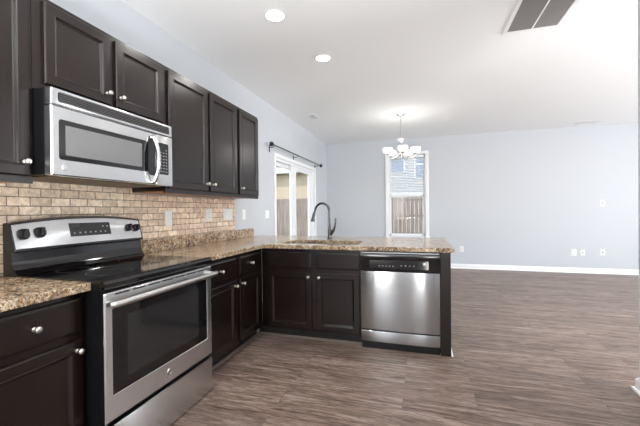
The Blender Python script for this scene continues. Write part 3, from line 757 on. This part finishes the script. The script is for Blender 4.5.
bwp('wall_jack', 'white jack plate low on the far wall, directly below the high one', 'jack', 5.350, .340, .075, .118, 'jack')
bwp('wall_jack', 'white plate high on the far wall at television height', 'jack', 5.352, 1.27, .073, .118, 'jack')

# ------------------------------------------------------------------ curtain rod
t = thing('curtain_rod', 'black curtain rod mounted on the wall above the patio door', 'curtain rod', (.09, 5.55, 2.19))
obj('rod', tube(BM(), [(.09, 4.39, 2.192), (.09, 5.5, 2.192)], .0095, 12), M['rod'], t, smooth=True)
obj('inner_rod', tube(BM(), [(.09, 5.5, 2.192), (.09, 6.76, 2.192)], .008, 12), M['rod'], t, smooth=True)
for yy, s in ((4.39, -1), (6.76, 1)):
    obj('finial', lathe(BM(), [(0, 0), (.012, 0), (.012, .008), (.018, .012), (.029, .022), (.034, .038), (.029, .054), (.014, .066), (0, .068)], (.09, yy, 2.192), (0, s, 0), 18), M['rod'], t, smooth=True)
for yy in (4.46, 5.42, 6.64):
    s_ = tube(BM(), [(.002, yy, 2.165), (.05, yy, 2.165), (.09, yy, 2.178)], .005, 8); box(s_, .0005, .006, yy-.012, yy+.012, 2.10, 2.20)
    obj('bracket', s_, M['rod'], t)

# ------------------------------------------------------------------ ceiling fixtures
for i, (x, y, r_, lab) in enumerate(((1.0, 2.477, .083, 'round recessed ceiling light nearer the camera, above the stove side'), (1.158, 3.312, .080, 'round recessed ceiling light farther back, above the sink'))):
    t = thing('recessed_light', lab, 'ceiling light', (x, y, ZC), 'recessed lights in the kitchen ceiling')
    obj('trim_ring', lathe(BM(), [(r_-.010, .0005), (r_+.004, .0005), (r_+.008, .003), (r_+.004, .0065), (r_-.006, .008), (r_-.010, .006)], (x, y, ZC), (0, 0, -1), 36), M['trim'], t, smooth=True)
    obj('lens', lathe(BM(), [(0, .005), (r_-.012, .004), (r_-.012, .001), (0, .001)], (x, y, ZC), (0, 0, -1), 36), M['lens'], t, smooth=True)
    l = area('recessed_lamp', (x, y, ZC-.012), (0, 0, -1), .13, .13, 3, (1, .97, .93)); l.data.shape = 'DISK'
# unseen fill lights added behind the camera, shaped like the recessed cans
for x, y in ((1.0, .5), (2.6, 1.2), (2.6, -1.2), (1.0, -1.4)):
    t = thing('recessed_light', 'unseen fill light added behind the camera, shaped as a recessed light', 'ceiling light', (x, y, ZC), 'added fill lights behind the camera')
    r_ = .083
    obj('trim_ring', lathe(BM(), [(r_-.010, .0005), (r_+.004, .0005), (r_+.008, .003), (r_+.004, .0065), (r_-.006, .008), (r_-.010, .006)], (x, y, ZC), (0, 0, -1), 24), M['trim'], t, smooth=True)
    obj('lens', lathe(BM(), [(0, .005), (r_-.012, .004), (r_-.012, .001), (0, .001)], (x, y, ZC), (0, 0, -1), 24), M['lens'], t, smooth=True)
    l = area('recessed_lamp', (x, y, ZC-.012), (0, 0, -1), .13, .13, 3, (1, .97, .93)); l.data.shape = 'DISK'

# return air grille
t = thing('return_air_grille', 'large grey louvred return air grille with white frame on ceiling', 'vent', (3.04, 2.95, ZC))
gx0, gx1, gy0, gy1 = 2.852, 3.232, 2.56, 3.318
s_ = BM(); fz0, fz1 = ZC-.009, ZC-.0005; f = .032
for B_ in ((gx0-f, gx0, gy0-f, gy1+f), (gx1, gx1+f, gy0-f, gy1+f), (gx0, gx1, gy1, gy1+f), (gx0, gx1, gy0-f, gy0), (3.040, 3.052, gy0, gy1)): box(s_, *B_, fz0, fz1)
obj('frame', s_, M['trim'], t)
obj('backing', mk((gx0, gx1, gy0, gy1, ZC-.003, ZC-.001)), M['duct'], t)
s_ = BM(); yy = gy0+.004
while yy < gy1-.01:
    for a, b_ in ((gx0+.001, 3.0395), (3.0525, gx1-.001)): prism(s_, [(yy, ZC-.003), (yy+.011, ZC-.009), (yy+.0125, ZC-.009), (yy+.0015, ZC-.003)], a, b_, 0)
    yy += .0155
obj('louvres', s_, M['grille'], t)
def register(lab, x0, x1, y0, y1, along):
    t = thing('ceiling_register', lab, 'vent', ((x0+x1)/2, (y0+y1)/2, ZC))
    s_ = BM(); f = .018
    for B_ in ((x0, x0+f, y0, y1), (x1-f, x1, y0, y1), (x0+f, x1-f, y0, y0+f), (x0+f, x1-f, y1-f, y1)): box(s_, *B_, ZC-.009, ZC-.0005)
    obj('frame', s_, M['trim'], t); obj('backing', mk((x0+f, x1-f, y0+f, y1-f, ZC-.003, ZC-.001)), M['duct'], t)
    s_ = BM()
    if along == 'y':
        yy = y0+f+.004
        while yy < y1-f-.008: box(s_, x0+f, x1-f, yy, yy+.005, ZC-.008, ZC-.003); yy += .030
    else:
        xx = x0+f+.004
        while xx < x1-f-.008: box(s_, xx, xx+.006, y0+f, y1-f, ZC-.008, ZC-.003); xx += .016
    obj('louvres', s_, M['trim'], t)
register('small white supply register on the ceiling near the patio door', .33, .47, 5.18, 5.44, 'y')
register('small flat supply register on the ceiling close to the far wall', 4.84, 5.18, 7.17, 7.30, 'x')

# ------------------------------------------------------------------ chandelier
hx, hyy = 1.805, 5.65
t = thing('chandelier', 'brushed nickel chandelier with five frosted white bowl shades in dining area', 'chandelier', (hx, hyy, ZC))
obj('canopy', lathe(BM(), [(0, .0005), (.070, .0005), (.070, .006), (.055, .014), (.030, .026), (.012, .034), (0, .034)], (hx, hyy, ZC), (0, 0, -1), 28), M['nickel'], t, smooth=True)
obj('stem', tube(BM(), [(hx, hyy, ZC-.03), (hx, hyy, 2.40)], .006, 10), M['nickel'], t, smooth=True)
obj('hub', lathe(BM(), [(0, .01), (.052, .005), (.060, 0), (.050, -.010), (.028, -.030), (.020, -.055), (.030, -.085), (.034, -.11), (.022, -.14), (.018, -.20), (.026, -.225), (.030, -.245), (.016, -.265), (.008, -.28), (0, -.285)], (hx, hyy, 2.395), (0, 0, 1), 24), M['nickel'], t, smooth=True)
for k in range(5):
    a = math.radians(-80+72*k); ca_, sa_ = math.cos(a), math.sin(a); rr = .235
    P_ = lambda r_, z: (hx+ca_*r_, hyy+sa_*r_, z)
    arm = obj('arm', tube(BM(), spline([P_(.015, 2.17), P_(.07, 2.12), P_(.15, 2.075), P_(.215, 2.095), P_(rr, 2.135)], 6), .006, 10), M['nickel'], t, smooth=True)
    lathe_b = lathe(BM(), [(0, 0), (.010, 0), (.026, .006), (.030, .016), (.022, .022), (0, .022)], P_(rr, 2.13), (0, 0, 1), 16)
    obj('lamp_cup', lathe_b, M['nickel'], arm, smooth=True)
    sh = obj('lamp_shade', lathe(BM(), [(.018, .020), (.042, .023), (.064, .038), (.078, .066), (.082, .092), (.078, .116), (.075, .116), (.078, .092), (.074, .068), (.061, .042), (.041, .028), (.018, .025)], P_(rr, 2.13), (0, 0, 1), 28), M['shade'], t, smooth=True)
    obj('bulb', lathe(BM(), [(.0, .022), (.013, .024), (.014, .036), (.025, .055), (.027, .070), (.020, .088), (0, .098)], P_(rr, 2.13), (0, 0, 1), 16), M['bulb'], arm, smooth=True)
pl = bpy.data.lights.new('chandelier_glow', 'POINT'); pl.energy = 5; pl.shadow_soft_size = .2; pl.color = (1, .97, .93)
po = bpy.data.objects.new('chandelier_glow', pl); COL.objects.link(po); po.location = (hx, hyy, 2.30)

for o in list(bpy.data.objects):
    if '_o' in o: del o['_o']
